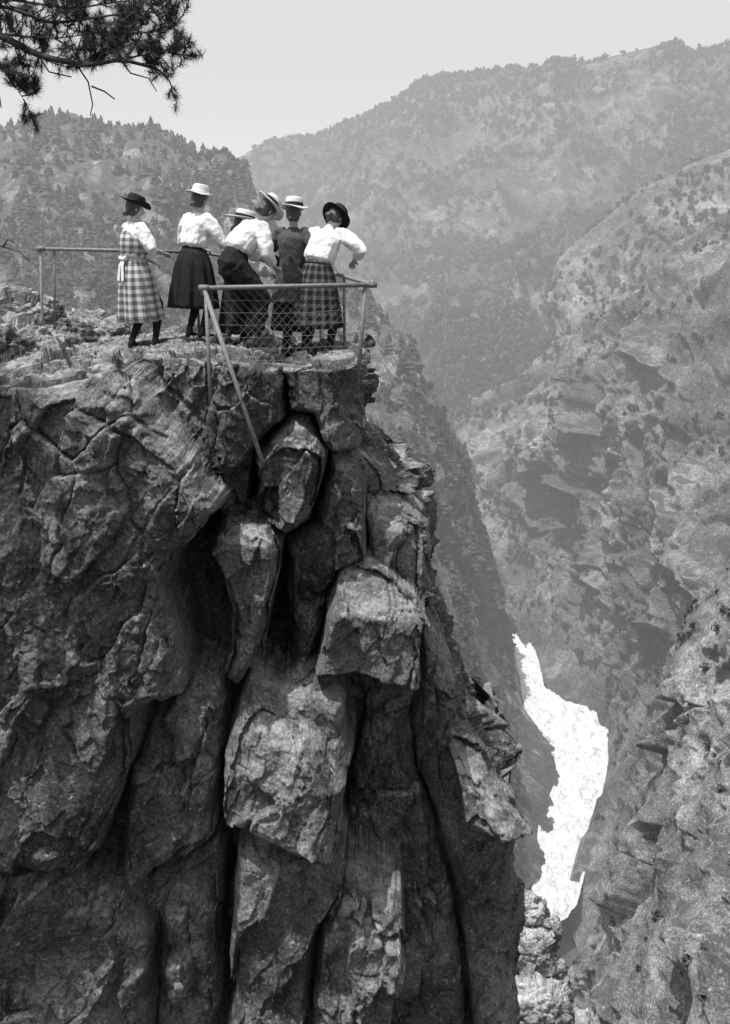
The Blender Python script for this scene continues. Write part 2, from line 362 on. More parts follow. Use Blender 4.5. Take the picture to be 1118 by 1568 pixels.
B=[[(1400,180,330),(1400,600,220),(1400,1000,160),(1400,1500,110)],
 [(1118,328,320),(1150,640,240),(1180,1000,180),(1150,1560,125)],
 [(1040,384,320),(1060,640,250),(1080,1000,195),(1010,1600,140)],
 [(962,440,325),(990,680,265),(1030,1000,210),(915,1520,158)],
 [(926,460,330),(955,700,272),(1000,1000,218),(880,1440,170)],
 [(880,510,335),(930,720,280),(985,1000,225),R(866,1368)],
 [(864,566,340),(905,760,290),(970,1010,235),R(898,1290)],
 [(850,625,342),(880,790,300),(940,1020,243),R(922,1235)],
 [(806,678,350),(845,810,315),(905,1010,260),R(950,1168)],
 [(735,735,360),(795,850,325),(850,1000,280),R(908,1105)],
 [(722,780,356),(762,880,325),(805,980,298),R(848,1072)],
 [(735,830,342),(756,890,325),(778,945,310),R(815,1000)],
 [(745,860,335),(758,900,322),(774,945,310),R(797,990)]]
right,BG,BN=sheet("gorge_wall",B,760,720,M_right,19,1.0,back=(40,70,-40),river=28,seed=400,aniso=(1.2,1.2,.9),big=.5,strat=.10,dip=.5,step=.75)
Cc=[[(1350,700,88),(1350,1100,66),(1350,1750,45)],[(1180,820,88),(1200,1150,68),(1200,1750,46)],[(1112,880,90),(1130,1180,70),(1120,1750,48)],
 [(1062,965,92),(1080,1220,74),(1060,1750,50)],[(1044,1060,95),(1050,1260,78),(1010,1750,54)],[(1030,1200,99),(1010,1340,84),(960,1750,58)],
 [(985,1300,104),(970,1420,90),(920,1750,63)],[(935,1390,110),(930,1480,98),(895,1750,70)],[(905,1460,118),(905,1540,105),(875,1760,80)],[(880,1560,124),(880,1620,112),(850,1790,90)]]
near,CGn,CN=sheet("rocky_slope",Cc,640,560,M_near,9,.9,back=(10,14,-14),seed=530,strat=.0,big=.5,aniso=(1.1,1.1,1.0),fine=.8,step=.35)
print("sheets",time.time()-T0)
# valley ground reaching the horizon
gm=rockmat("valley_ground",40,.1,.14,.2,.4,veg_or_sunlit=.06)
fast_mesh("ground",[(-5000,-800,-126),(5000,-800,-126),(5000,9000,-126),(-5000,9000,-126)],[[0,1,2,3]],gm)
# river -------------------------------------------------------------------
LB=[(772,960),(790,998),(800,1040),(812,1090),(840,1130),(862,1165),(862,1205),(844,1240),(834,1290),(828,1335),(820,1380),(800,1450)]
RB=[(790,960),(815,1000),(828,1045),(856,1072),(900,1092),(930,1110),(960,1168),(945,1212),(915,1255),(900,1305),(885,1345),(870,1400)]
l=cr([PZ(u,v,-118.6) for u,v in LB],400); r=cr([PZ(u,v,-118.6) for u,v in RB],400)
s=np.linspace(-.15,1.2,160)[None,:,None]; RG=l[:,None]+(r-l)[:,None]*s
RG[...,2]+=1.0*fbm(RG*np.array([.25,.16,.2]),6,600,.65)
m,nt,b=newmat("white_water"); pos=nt.nodes.new("ShaderNodeNewGeometry").outputs["Position"]
nt.links.new(ramp(nt,ntex(nt,pos,.30,6,.78,.8),[(.34,.42),(.45,.74),(.6,.86)]),b.inputs["Base Color"]); b.inputs["Roughness"].default_value=.5
bp=nt.nodes.new("ShaderNodeBump"); bp.inputs["Distance"].default_value=1.3; bp.inputs["Strength"].default_value=.9; nt.links.new(ntex(nt,pos,.45,8,.7),bp.inputs["Height"]); nt.links.new(bp.outputs[0],b.inputs["Normal"])
fast_mesh("river",RG.reshape(-1,3),grid_faces(400,160),m)
# ------------------------------------------------------------------ distant trees
def tree_tpl(kind,seed):
    r=np.random.default_rng(seed); V=[];F=[]
    if kind==0:
        lev=5
        for k in range(lev):
            z0=.10+.17*k; z1=z0+.30; rad=.30*(1-(k/lev)**1.3)+.06; n=7; o=len(V)
            for i in range(n):
                a=2*math.pi*(i+r.random()*.6)/n; q=rad*(.45+.85*r.random()); V.append((q*math.cos(a),q*math.sin(a),z0-.06*r.random()))
            V.append((.04*r.standard_normal(),.04*r.standard_normal(),min(z1,1.0)))
            for i in range(n): F.append((o+i,o+(i+1)%n,o+n))
    else:
        for k in range(26):
            c=r.standard_normal(3); c/=np.linalg.norm(c); c=c*np.array([.36,.36,.36])*r.uniform(.5,1)+np.array([0,0,.48])
            o=len(V)
            for j in range(3): V.append(tuple(c+r.standard_normal(3)*.15))
            F.append((o,o+1,o+2))
            V.append(tuple(c+r.standard_normal(3)*.15)); F.append((o,o+2,o+3))
    return np.array(V),np.array(F)
def scatter(name,G,N,n,kind,hr,mat,rowr,mask=None,seed=1,thr=.1,fs=35):
    r=np.random.default_rng(seed); tp=[tree_tpl(kind,k+seed) for k in range(6)]
    nr,nc=G.shape[:2]; ii=r.integers(int(rowr[0]*nr),int(rowr[1]*nr),n*4); jj=r.integers(0,nc,n*4)
    p=G[ii,jj]; nz=N[ii,jj,2]
    dens=fbm(p/np.array([fs,fs,fs*.6]),4,seed+9)
    ok=(dens+.35*r.standard_normal(len(p))>thr)&(p[:,2]>-112)
    if mask is not None: ok&=mask(p)
    p=p[ok][:n]; Vs=[];Fs=[];o=0
    for k in range(6):
        q=p[k::6]; m=len(q); V,F=tp[k]
        h=r.uniform(*hr,m)*(.5+.8*r.random(m)); a=r.random(m)*6.28; ca,sa=np.cos(a),np.sin(a)
        x=(V[None,:,0]*ca[:,None]-V[None,:,1]*sa[:,None])*h[:,None]; y=(V[None,:,0]*sa[:,None]+V[None,:,1]*ca[:,None])*h[:,None]; z=V[None,:,2]*h[:,None]
        W=np.stack([x,y,z],-1)+q[:,None]-np.array([0,0,.1])*h[:,None,None]
        Vs.append(W.reshape(-1,3)); Fs.append((F[None]+(np.arange(m)*len(V))[:,None,None]).reshape(-1,3)+o); o+=m*len(V)
    fast_mesh(name,np.concatenate(Vs),np.concatenate(Fs),mat,smooth=False)
scatter("distant_conifers",LG,LN,2600,0,(3,5.5),M_tree,(.18,.85),seed=3,fs=25)
scatter("distant_bushes",LG,LN,4200,1,(1.2,3.2),M_bush,(.18,.95),seed=5,fs=18)
scatter("mountain_forest",AG,AN,16000,1,(2.5,5.5),M_bush,(.2,.98),seed=7,fs=60,thr=-.1)
scatter("spur_forest",A2G,A2N,1500,1,(1.5,3.5),M_bush,(.2,.95),seed=9,fs=20,thr=.2)
scatter("gorge_wall_bushes",BG,BN,1300,1,(1.0,2.2),M_bush,(.2,.95),seed=11,fs=15,thr=.4)
scatter("slope_bushes",CGn,CN,250,1,(.4,1.0),M_bush,(.2,.95),seed=13,fs=8,thr=.3)
print("trees",time.time()-T0)
# ------------------------------------------------------------------ tubes
class MB:
    def __init__(s): s.V=[];s.F=[];s.UV=[]
    def tube(s,pts,rad,n=10,side=(1,0,0),caps=True,fold=None,uv=None):
        pts=[Vector(p) for p in pts]; side=Vector(side); o=len(s.V); ln=0
        for i,p in enumerate(pts):
            t=(pts[min(i+1,len(pts)-1)]-pts[max(i-1,0)]).normalized()
            sx=(side-t*side.dot(t))
            if sx.length<1e-3: sx=t.orthogonal()
            sx.normalize(); sy=t.cross(sx); 
            r=rad[i]; rx,ry=(r,r) if not isinstance(r,(tuple,list)) else r
            if i: ln+=(p-pts[i-1]).length
            for j in range(n):
                a=2*math.pi*j/n; k=1+(fold(a,i/(len(pts)-1)) if fold else 0)
                s.V.append(p+sx*(math.cos(a)*rx*k)+sy*(math.sin(a)*ry*k))
                s.UV.append((j/n*(uv[0] if uv else 1),ln/(uv[1] if uv else 1)))
        for i in range(len(pts)-1):
            for j in range(n):
                a=o+i*n+j;b=o+i*n+(j+1)%n; s.F.append((a,b,b+n,a+n))
        if caps:
            s.F.append(tuple(o+j for j in reversed(range(n)))); e=o+(len(pts)-1)*n; s.F.append(tuple(e+j for j in range(n)))
        return s
    def obj(s,name,mat,parent=None,remesh=None,smooth=True,uv=False,smo=0,crease=0):
        ob=py_mesh(name,s.V,s.F,mat,parent,smooth,s.UV if uv else None)
        if remesh:
            m=ob.modifiers.new("r",'REMESH'); m.mode='VOXEL'; m.voxel_size=remesh; m.use_smooth_shade=True
            if smo:
                q=ob.modifiers.new("s",'SMOOTH'); q.iterations=smo; q.factor=.5
            if crease:
                tx_=bpy.data.textures.new("cloth_creases",'CLOUDS'); tx_.noise_scale=.08; tx_.noise_depth=2
                q=ob.modifiers.new("c",'DISPLACE'); q.texture=tx_; q.strength=crease; q.mid_level=.5; q.texture_coords='LOCAL'
        return ob
# ------------------------------------------------------------------ railing
M_iron=plain("weathered_iron_pipe",.15,.35,30,.6,.3,.4)
M_wire=plain("fence_wire",.2,.2,30,.6,.1,.3)
rail=bpy.data.objects.new("iron_railing",None); link(rail)
rA,rB,rC,rD,rE=P(62,381,13.4),P(300,386,13.5),P(490,412,13.5),P(570,436,11.6),P(312,441,11.3)
def V3(p): return Vector(tuple(p))
mb=MB()
def pipe(p,q,r=.02,n=10): mb.tube([p,(V3(p)+V3(q))/2,q],[r]*3,n,side=(.3,.2,.9))
pipe(rA,rB);pipe(rB,rC);pipe(rC,rD,.022);pipe(rD,rE,.024)
mb.obj("top_rails",M_iron,rail)
mb=MB()
posts=[(rA,P(68,606,13.3),.017),(P(83,383,13.42),P(84,520,13.45),.015),(rD+np.array([-.07,0,-.0]),P(548,588,11.5),.022),(rE+np.array([0.02,0,0]),P(324,645,11.1),.02)]
for t in (rB,rC,rB+(rC-rB)*.5,rC+(rD-rC)*.5): posts.append((t,np.array([t[0],t[1],-1.65]),.016))
for a,b_,r in posts: pipe(a,b_,r)
pipe(rE,P(402,708,10.75),.024)
mb.obj("posts_and_brace",M_iron,rail)
mb=MB()
for e in (rE,rD,rA,rC): 
    mb.tube([V3(e)-Vector((.05,0,0)),V3(e),V3(e)+Vector((.05,0,0))],[.03,.034,.03],10)
mb.tube([V3(rE)+Vector((.0,0,-.07)),V3(rE),V3(rE)+Vector((0,0,.03))],[.03,.034,.028],10)
mb.tube([V3(rD)+Vector((-.03,0,.03)),V3(rD)+Vector((.04,0,0.0))],[.03,.028],10)
mb.obj("pipe_joints",M_iron,rail)
mb=MB()
def mesh_panel(a,b,drop,dense):
    a=V3(a);b=V3(b); n=7
    for i in range(1,n+1):
        z=-drop*i/n; pts=[]
        for k in range(9):
            t=k/8; pts.append(a.lerp(b,t)+Vector((0,0,z-.02*math.sin(t*math.pi)+random.uniform(-.006,.006))))
        mb.tube(pts,[.0017]*9,4,side=(0,.3,1),caps=False)
    L_=(b-a).length; m=int(L_/dense)
    for i in range(-6,m):          # diagonal weave, both ways
        for sg in (1,-1):
            t0=i/m; t1=t0+drop*.9/L_
            if t0<0 or t1>1: continue
            u0,u1=(t0,t1) if sg>0 else (t1,t0)
            p=a.lerp(b,u0); q=a.lerp(b,u1)+Vector((0,0,-drop)); mb.tube([p,(p+q)/2+Vector((0,0,random.uniform(-.01,.01))),q],[.0014]*3,4,side=(0,1,0),caps=False)
mesh_panel(rA,rB,1.0,.09);mesh_panel(rB,rC,.9,.09);mesh_panel(rC,rD,.85,.09);mesh_panel(rE,rD,.85,.08)
mb.obj("wire_mesh",M_wire,rail)
# dead branch on the rock
mb=MB(); mb.tube([P(86,515,12.2),P(98,535,12.2),P(108,560,12.2),P(114,592,12.1)],[.012,.02,.022,.02],7)
mb.obj("dead_branch",plain("bark",.06,.4,30))
# ------------------------------------------------------------------ pine tree
pine=bpy.data.objects.new("pine_tree",None); link(pine)
M_bark=plain("pine_bark",.05,.5,15,.95,.8); M_needle=plain("pine_needles",.045,.4,9)
wood=MB(); tx,ty=-4.6,9.9; tz=ground(tx,ty)-.2
tr=[Vector((tx,ty,tz)),Vector((tx-.1,ty-.1,tz+1.5)),Vector((tx+.05,ty-.2,tz+3)),Vector((tx+.1,ty-.2,tz+4.6)),Vector((tx,ty-.1,tz+6)),Vector((tx+.1,ty,tz+7.4))]
wood.tube(tr,[.2,.17,.15,.12,.08,.03],12)
NV=[];NF=[]
def tuft(p,d,n=30,ln=.062):
    d=Vector(d).normalized()
    for _ in range(n):
        w=Vector((random.gauss(0,1),random.gauss(0,1),random.gauss(0,1))).normalized()
        dd=(d*.75+w*.85).normalized(); s_=dd.orthogonal().normalized()*.0015
        q=p-d*random.uniform(0,.05); l_=ln*random.uniform(.6,1.15); o=len(NV)
        NV.extend([q-s_,q+s_,q+dd*l_]); NF.append((o,o+1,o+2))
def twig(p,d,ln,r,depth):
    d=Vector(d).normalized(); pts=[p]; k=5; cur=Vector(p); dirv=d.copy()
    for i in range(k):
        dirv=(dirv+Vector((random.gauss(0,.2),random.gauss(0,.2),random.gauss(0,.2)+.05))).normalized()
        cur=cur+dirv*ln/k; pts.append(cur.copy())
    wood.tube(pts,[r*(1-.13*i) for i in range(k+1)],5,side=(.2,.3,1))
    if depth>0:
        for i in range(1,k+1):
            if random.random()<.8:
                w=Vector((random.gauss(0,1),random.gauss(0,1)*.8,random.gauss(0,.8))).normalized()
                twig(pts[i],(dirv+w*1.0),ln*random.uniform(.4,.65),r*.55,depth-1)
    if depth<=1:
        tuft(pts[-1],dirv); tuft(pts[-2],dirv,22)
        if random.random()<.6: tuft(pts[-3],dirv,14)
Y=7.5
main=[[(tr[3]),P(-260,-60,8.6),P(-90,30,7.8),P(0,55,Y),P(60,84,Y),P(130,99,Y-.1),P(185,92,Y-.1),P(240,106,Y-.1),P(258,122,Y-.1)],
 [P(-90,30,7.8),P(0,10,Y),P(80,34,Y),P(165,24,Y-.1),P(230,18,Y-.1),P(268,44,Y-.1)],
 [P(130,99,Y-.1),P(155,78,Y),P(185,58,Y+.1),P(225,50,Y+.1)],
 [P(-60,50,7.7),P(-5,95,Y),P(22,130,Y),P(36,152,Y)],
 [P(-60,-10,7.7),P(20,0,Y+.2),P(110,12,Y+.2),P(190,2,Y+.1),P(250,10,Y)],
 [P(-30,48,7.6),P(30,55,Y),P(90,58,Y),P(150,50,Y+.1)],
 [P(185,92,Y-.1),P(215,85,Y),P(245,80,Y),P(272,84,Y)]]
for pth,r0,sk,pr,ll in ((main[0],.034,4.2,.55,.9),(main[1],.014,1,.98,1),(main[2],.010,0,.95,.9),(main[3],.010,1,.7,.8),(main[4],.012,1,.98,1.1),(main[5],.009,0,.9,.9),(main[6],.007,1,.8,.7)):
    n=len(pth); pts=cr([tuple(q) for q in pth],n*6); wood.tube([tuple(q) for q in pts],[r0*(1-.85*i/(len(pts)-1)) for i in range(len(pts))],7,side=(.1,.3,1))
    for i in range(int(sk*6),len(pts)):
        if random.random()<pr:
            t=Vector(pts[min(i+1,len(pts)-1)]-pts[i-1]).normalized()
            w=Vector((random.gauss(0,.6),random.gauss(0,.8),random.gauss(.35,.7)))
            twig(Vector(pts[i]),t*.5+w,random.uniform(.12,.22)*ll,.005,1)
    twig(Vector(pts[-1]),Vector(pts[-1]-pts[-3]),.13,.005,1)
# bare hanging twigs
for pth in ([(118,100),(135,125),(142,160),(138,178)],[(140,132),(160,140),(176,152)],[(60,86),(75,110),(110,118)],[(185,92),(200,112),(228,120),(240,140)],[(-10,120),(-2,140),(2,165)],[(-20,370),(5,378),(30,386),(46,400)],[(5,378),(12,366),(22,372)]):
    wood.tube([tuple(P(u,v,Y)) for u,v in pth],[.006,.005,.004,.003][:len(pth)],5,side=(.1,.3,1))
wood.tube([tr[2],tuple(P(-200,380,8.6)),tuple(P(-20,370,Y))],[.03,.015,.006],6,side=(0,0,1))
# rest of the crown, outside the picture
for k in range(16):
    z=tz+2.6+k*.3; a=random.uniform(1.6,5.6); c=Vector((tx,ty-.1,z)); d=Vector((math.cos(a),math.sin(a),.15))
    if d.x>0.1: d.x=-d.x
    L_=1.9*(1-k/22); e=c+d*L_; wood.tube([c,c.lerp(e,.5)+Vector((0,0,.1)),e],[.035,.02,.008],6,side=(0,0,1))
    for q in (.4,.6,.8,1): twig(c.lerp(e,q),d+Vector((random.gauss(0,.5),random.gauss(0,.5),.4)),.4,.01,2)
wood.obj("trunk_and_limbs",M_bark,pine)
fast_mesh("needles",[tuple(v) for v in NV],NF,M_needle,smooth=False,parent=pine)
print("pine",len(NF),time.time()-T0)
# ------------------------------------------------------------------ people
M_skin=plain("skin",.36,.1,10,.6,.05,.3); M_hair=plain("hair",.05,.4,60,.5,.5,.4)
M_white=plain("white_cotton",.68,.08,14,.9,.5,.1,.02); M_black=plain("black_wool",.018,.4,12,.9,.4,.1)
M_tweed=plain("grey_tweed",.07,.5,90,.95,.5,.1); M_stock=plain("black_stockings",.02,.3,20,.8,.1,.2)
M_shoe=plain("black_leather",.02,.3,20,.4,.1,.5); M_straw=plain("straw_hat",.50,.15,80,.8,.5,.2); M_felt=plain("black_felt",.02,.3,30,.9,.3,.1)
M_eye=plain("eye",.08,.2); M_lip=plain("lips",.2,.1)
M_ging=plaid("light_gingham",.10,.52,.5); M_tart=plaid("dark_tartan",.018,.11,.42,.6)
def ik(a,c,l1,l2,pole):
    a=Vector(a);c=Vector(c); d=c-a; L_=min(d.length,(l1+l2)*.995); d.normalize(); c=a+d*L_
    x=(l1*l1-l2*l2+L_*L_)/(2*L_); h=math.sqrt(max(l1*l1-x*x,0)); p=Vector(pole); p=(p-d*p.dot(d)).normalized()
    return a+d*x+p*h,c
def hand(mb,w,d,pn,sgn,curl=.6):
    d=Vector(d).normalized(); pn=Vector(pn); pn=(pn-d*pn.dot(d)).normalized(); wd=d.cross(pn)
    mb.tube([w-d*.02,w+d*.03,w+d*.085],[(.023,.018),(.034,.017),(.038,.013)],10,side=wd)
    for i,l_ in enumerate((.064,.074,.069,.053)):
        b0=w+d*.075+wd*(-.030+.020*i); pts=[b0-d*.02,b0]; cur=b0; a=curl*.35
        for k in range(3):
            dd=d*math.cos(a)+pn*math.sin(a); cur=cur+dd*l_*(.45,.32,.25)[k]; pts.append(cur); a+=curl
        mb.tube(pts,[.009,.0092,.0088,.008,.006],8,side=wd)
    b0=w+d*.025+wd*(.028*sgn); q=b0+(wd*sgn*.7+d*.7+pn*.2).normalized()*.035; mb.tube([b0-d*.01,b0,q,q+(d+pn*.5).normalized()*.028],[.012,.012,.010,.007],8,side=pn)
def woman(u,y,yaw,lean=0,side=0,hl=None,hyaw=0,height=1.0,handL=None,handR=None,feet=((-.09,0),(.09,.02)),top='blouse',bottom='skirt',
          M_top=None,M_bot=None,hem=.36,hemr=.27,hat=None,sleeve=.6,kbend=0,px=None,hairbun=True,pinafore=None,elb=(.9,-.5,-.6)):
    x=P(u,520,y)[0]; root=bpy.data.objects.new("woman",None); link(root)
    gz=ground(x,y); root.location=(x,y,gz+.005); root.rotation_euler=(0,0,math.radians(yaw)); root.scale=(height,)*3
    a=math.radians(lean); sl=math.radians(side)
    def d(t): return Vector((math.sin(sl)*t,math.sin(a*t),math.cos(a*t))).normalized()
    pel=Vector((0,-.16*math.sin(a),.90-.04*math.sin(a)-kbend*.05)); waist=pel+d(.55)*.15; chest=waist+d(1)*.19; neck=chest+d(1.05)*.17
    ha=math.radians(lean if hl is None else hl); hu=Vector((math.sin(sl)*.6,math.sin(ha),math.cos(ha))).normalized()
    head=neck+(d(1)*.4+hu*.6).normalized()*.045+hu*.118
    Xv=Vector((1,0,0)); Rh=Matrix.Rotation(math.radians(hyaw),3,hu); hx=(Rh@(Xv-hu*Xv.dot(hu))).normalized(); hf=hu.cross(hx)
    sh=[neck-d(1)*.045+Xv*s_*.16 for s_ in (-1,1)]
    wr=[Vector(h) if h else sh[i]+Vector(((-1,1)[i]*.06,.06,-.5)) for i,h in enumerate((handL,handR))]
    body=MB()
    P_=[pel-Vector((0,0,.08)),pel,waist-d(.5)*.04,waist+d(1)*.03,chest-d(1)*.03,chest+d(1)*.06,neck-d(1)*.055,neck-d(1)*.02]
    R_=[(.15,.11),(.165,.125),(.13,.10),(.125,.098),(.145,.112),(.155,.11),(.15,.085),(.07,.055)]
    body.tube(P_,R_,18,side=Xv)
    body.tube([neck-d(1)*.05,neck+hu*.02,head-hu*.05],[.055,.048,.047],12,side=hx)
    hp=[(-.118,.018,.02,.045),(-.105,.036,.036,.034),(-.08,.052,.06,.018),(-.04,.062,.078,.006),(0,.070,.090,0),(.04,.073,.094,-.004),(.08,.062,.08,-.008),(.105,.038,.05,-.01),(.118,.012,.016,-.01)]
    body.tube([head+hu*t+hf*o for t,_,_,o in hp],[(p_,q_) for _,p_,q_,_ in hp],16,side=hx)
    body.tube([head+hu*.018+hf*.075,head-hu*.012+hf*.097,head-hu*.03+hf*.108,head-hu*.04+hf*.085],[.008,.010,.013,.008],8,side=hx)
    body.tube([head-hu*.062+hf*.07,head-hu*.062+hf*.086],[(.022,.008),(.018,.006)],8,side=hx)
    for s_ in (-1,1): body.tube([head+hx*s_*.062-hu*.01,head+hx*s_*.08-hu*.005-hf*.008],[(.012,.028),(.010,.026)],8,side=hf)
    sleeves=[]
    for i,s_ in enumerate((-1,1)):
        el,w=ik(sh[i],wr[i],.285,.25,Vector((s_*elb[0],elb[1],elb[2])))
        body.tube([sh[i]+Vector((-s_*.05,0,0)),sh[i],sh[i].lerp(el,.5),el,el.lerp(w,.4),w],[.05,.05,.042,.036,.034,.024],12,side=(0,1,.2))
        fd=(w-el).normalized(); grip=(handL,handR)[i]
        hand(body,w,(fd+Vector((0,.3,-.1))) if grip else fd,Vector((0,.1,-1)) if grip else Vector((-s_,0,0)),-s_,.7 if grip else .35)
        sleeves.append((sh[i],el,w))
    legs=MB(); ank=[]
    for i,s_ in enumerate((-1,1)):
        f=feet[i]; an=Vector((f[0],f[1],.09)); hip=pel+Vector((s_*.085,0,-.03))
        kn,an2=ik(hip,an,.43,.42,Vector((s_*.1,1,0)))
        for m,e in ((body,0),(legs,.004)):
            m.tube([hip+Vector((0,0,.03)),hip.lerp(kn,.3),hip.lerp(kn,.7),kn,kn.lerp(an,.35),kn.lerp(an,.75),an,an-Vector((0,0,.04))],[r+e for r in (.085,.083,.064,.052,.054,.038,.032,.032)],12,side=(1,0,0))
        ank.append(an)
    body.obj("body",M_skin,root,remesh=.0065,smo=1); legs.obj("stockings",M_stock,root,remesh=.009,smo=1)
    sm=MB()
    for i,an in enumerate(ank):
        b0=an-Vector((0,0,.045)); t=Vector(((-.12,.12)[i],1,0)).normalized()
        sm.tube([b0-t*.055,b0-t*.03,b0+t*.02+Vector((0,0,.0)),b0+t*.07-Vector((0,0,.014)),b0+t*.12-Vector((0,0,.024)),b0+t*.165-Vector((0,0,.028))],[(.02,.022),(.032,.034),(.034,.032),(.036,.026),(.036,.018),(.016,.012)],12,side=(1,0,0))
        sm.tube([b0-t*.035,b0-t*.035-Vector((0,0,.045))],[.026,.02],10,side=(1,0,0))
        sm.tube([an+Vector((0,0,.03)),an-Vector((0,0,.03))],[.039,.042],12)
    sm.obj("shoes",M_shoe,root,remesh=.007,smo=1)
    # blouse or jacket
    tp=MB()
    if top=='jacket':
        tp.tube([waist-Vector((0,0,.42))-Vector((0,.02,0)),pel-Vector((0,0,.1)),pel,waist-d(.5)*.03,waist+d(1)*.04,chest,chest+d(1)*.07,neck-d(1)*.05,neck],[(.24,.2),(.215,.165),(.19,.15),(.145,.12),(.145,.12),(.17,.132),(.175,.125),(.155,.095),(.062,.058)],22,side=Xv,fold=lambda a_,t_:.05*math.sin(a_*7)*(1-t_)**2)
    else:
        tp.tube([waist-d(.5)*.03,waist+d(1)*.01,waist+d(1)*.06,chest,chest+d(1)*.07,neck-d(1)*.05,neck-d(1)*.01],[(.13,.10),(.172,.145),(.178,.150),(.178,.146),(.180,.130),(.162,.096),(.058,.052)],28,side=Xv,fold=lambda a_,t_:(.055*math.sin(a_*9+t_*5)+.03*math.sin(a_*5-t_*3))*(1-.6*t_))
    for (s0,el,w) in sleeves:
        e=el.lerp(w,sleeve); tp.tube([s0.lerp(neck,.4),s0,s0.lerp(el,.35),s0.lerp(el,.7),el,el.lerp(e,.6),e.lerp(el,.06),e],[.055,.070,.080,.078,.068,.062,.056,.036],16,side=(0,1,.2),fold=lambda a_,t_:.10*math.sin(a_*3+t_*14))
    tp.obj("jacket" if top=='jacket' else "blouse",M_top or M_white,root,remesh=.010,smo=1,crease=.028 if top!='jacket' else .02)
    if pinafore:
        pf=MB(); e_=.016
        pf.tube([waist-d(.5)*.03,waist+d(1)*.06,chest,chest+d(1)*.07,neck-d(1)*.07],[(.145,.115),(.182+e_,.154+e_),(.180+e_,.148+e_),(.165,.130+e_),(.12,.100+e_)],32,side=Xv,caps=False,uv=(11,.075)); pf.obj("pinafore_bodice",pinafore,root,uv=True)
        sb=MB()
        for s_ in (-1,1):
            sb.tube([waist-d(.5)*.02-Vector((0,.125,0)),waist-Vector((s_*.03,.17,.10)),waist-Vector((s_*.05,.19,.28))],[(.02,.01),(.03,.012),(.035,.008)],8,side=Xv)
        sb.tube([waist-Vector((.07,.14,.02)),waist-Vector((0,.15,.03)),waist-Vector((-.07,.14,.02))],[.03,.018,.03],8,side=(0,0,1)); sb.obj("sash_bow",M_white,root,remesh=.008)
    cl=MB(); cl.tube([neck-d(1)*.045,neck-d(1)*.01,neck+hu*.012],[(.10,.085),(.066,.062),(.056,.054)],16,side=Xv,caps=False); cl.obj("collar",M_top or M_white,root)
    if bottom=='skirt':
        sk=MB(); hc=Vector(((ank[0].x+ank[1].x)/2,(ank[0].y+ank[1].y)/2-.03,hem)); n_=16; ph=random.random()*6
        pts=[];rad=[]
        for i in range(n_):
            t=i/(n_-1); mid=pel.lerp(hc,.35); 
            p_=(waist-d(.5)*.02)*(1-t)**2+mid*2*t*(1-t)+hc*t*t; pts.append(p_)
            w_=.138+(hemr*.78-.138)*min(1,t*3)**.7 if t<.33 else hemr*.78+(hemr-hemr*.78)*(t-.33)/.67
            rad.append((w_,w_*.80))
        sk.tube(pts,rad,96,side=Xv,caps=False,fold=lambda a_,t_:(.085*math.sin(a_*9+ph+1.2*math.sin(a_*2))+.05*math.sin(a_*17+ph))*min(1,t_*1.3)+.01*math.sin(a_*30)*(1-t_),uv=(15,.085))
        ob=sk.obj("skirt",M_bot,root,uv=True); so=ob.modifiers.new("t",'SOLIDIFY'); so.thickness=.006
        wb=MB(); wb.tube([waist-d(.5)*.04,waist+d(.5)*.005],[(.148,.118),(.142,.112)],24,side=Xv); wb.obj("waistband",M_bot if M_bot!=M_ging else M_white,root)
    else:
        tt=MB(); tt.tube([pel-Vector((0,0,.12)),pel,waist],[(.17,.14),(.19,.155),(.14,.115)],20,side=Xv)
        for i,s_ in enumerate((-1,1)):
            hip=pel+Vector((s_*.09,0,-.02)); kn,_=ik(hip,ank[i],.43,.42,Vector((s_*.1,1,0)))
            tt.tube([hip,hip.lerp(kn,.4),kn,kn.lerp(ank[i],.4),kn.lerp(ank[i],.75)],[.118,.118,.10,.09,.078],16,side=(1,0,0),fold=lambda a_,t_:.06*math.sin(a_*4+t_*9))
        tt.obj("trousers",M_bot,root,remesh=.012,smo=1,crease=.03)
    # face details, hair
    ey=MB()
    for s_ in (-1,1): ey.tube([head+hx*s_*.029+hu*.008+hf*.078,head+hx*s_*.029+hu*.008+hf*.0865],[(.011,.006),(.006,.003)],8,side=hx)
    ey.obj("eyes",M_eye,root); lp=MB(); lp.tube([head-hu*.060+hf*.08,head-hu*.060+hf*.0905],[(.02,.007),(.012,.004)],8,side=hx); lp.obj("mouth",M_lip,root)
    hr=MB(); hh=[(-.085,.045,.045,-.05),(-.05,.072,.075,-.035),(0,.082,.092,-.022),(.05,.083,.1,-.012),(.09,.068,.086,-.01),(.122,.03,.04,-.01)]
    hr.tube([head+hu*t+hf*o for t,_,_,o in hh],[(p_,q_) for _,p_,q_,_ in hh],16,side=hx,fold=lambda a_,t_:.03*math.sin(a_*8+t_*6))
    if hairbun: hr.tube([head-hu*.07-hf*.07,head-hu*.055-hf*.115,head-hu*.04-hf*.13],[.03,.042,.02],10,side=hx)
    hr.obj("hair",M_hair,root,remesh=.009,smo=1)
    # hat
    Rb,ch,Mh,Mb,tilt,droop=hat; hu2=(hu+hf*math.sin(tilt)).normalized(); hc=head+hu*.055-hf*.005; fx=(hx-hu2*hx.dot(hu2)).normalized(); fy=hu2.cross(fx)
    prof=[(Rb,droop-.004),(Rb,droop+.004),(Rb*.8,.012+droop*.35),(.102,.012),(.099,.05),(.094,ch*.85),(.08,ch),(.045,ch+.006),(.02,ch-.004),(.02,ch-.01),(.09,.0),(.1,-.002),(Rb*.8,droop*.35+.002)]
    V=[];F=[];n=40
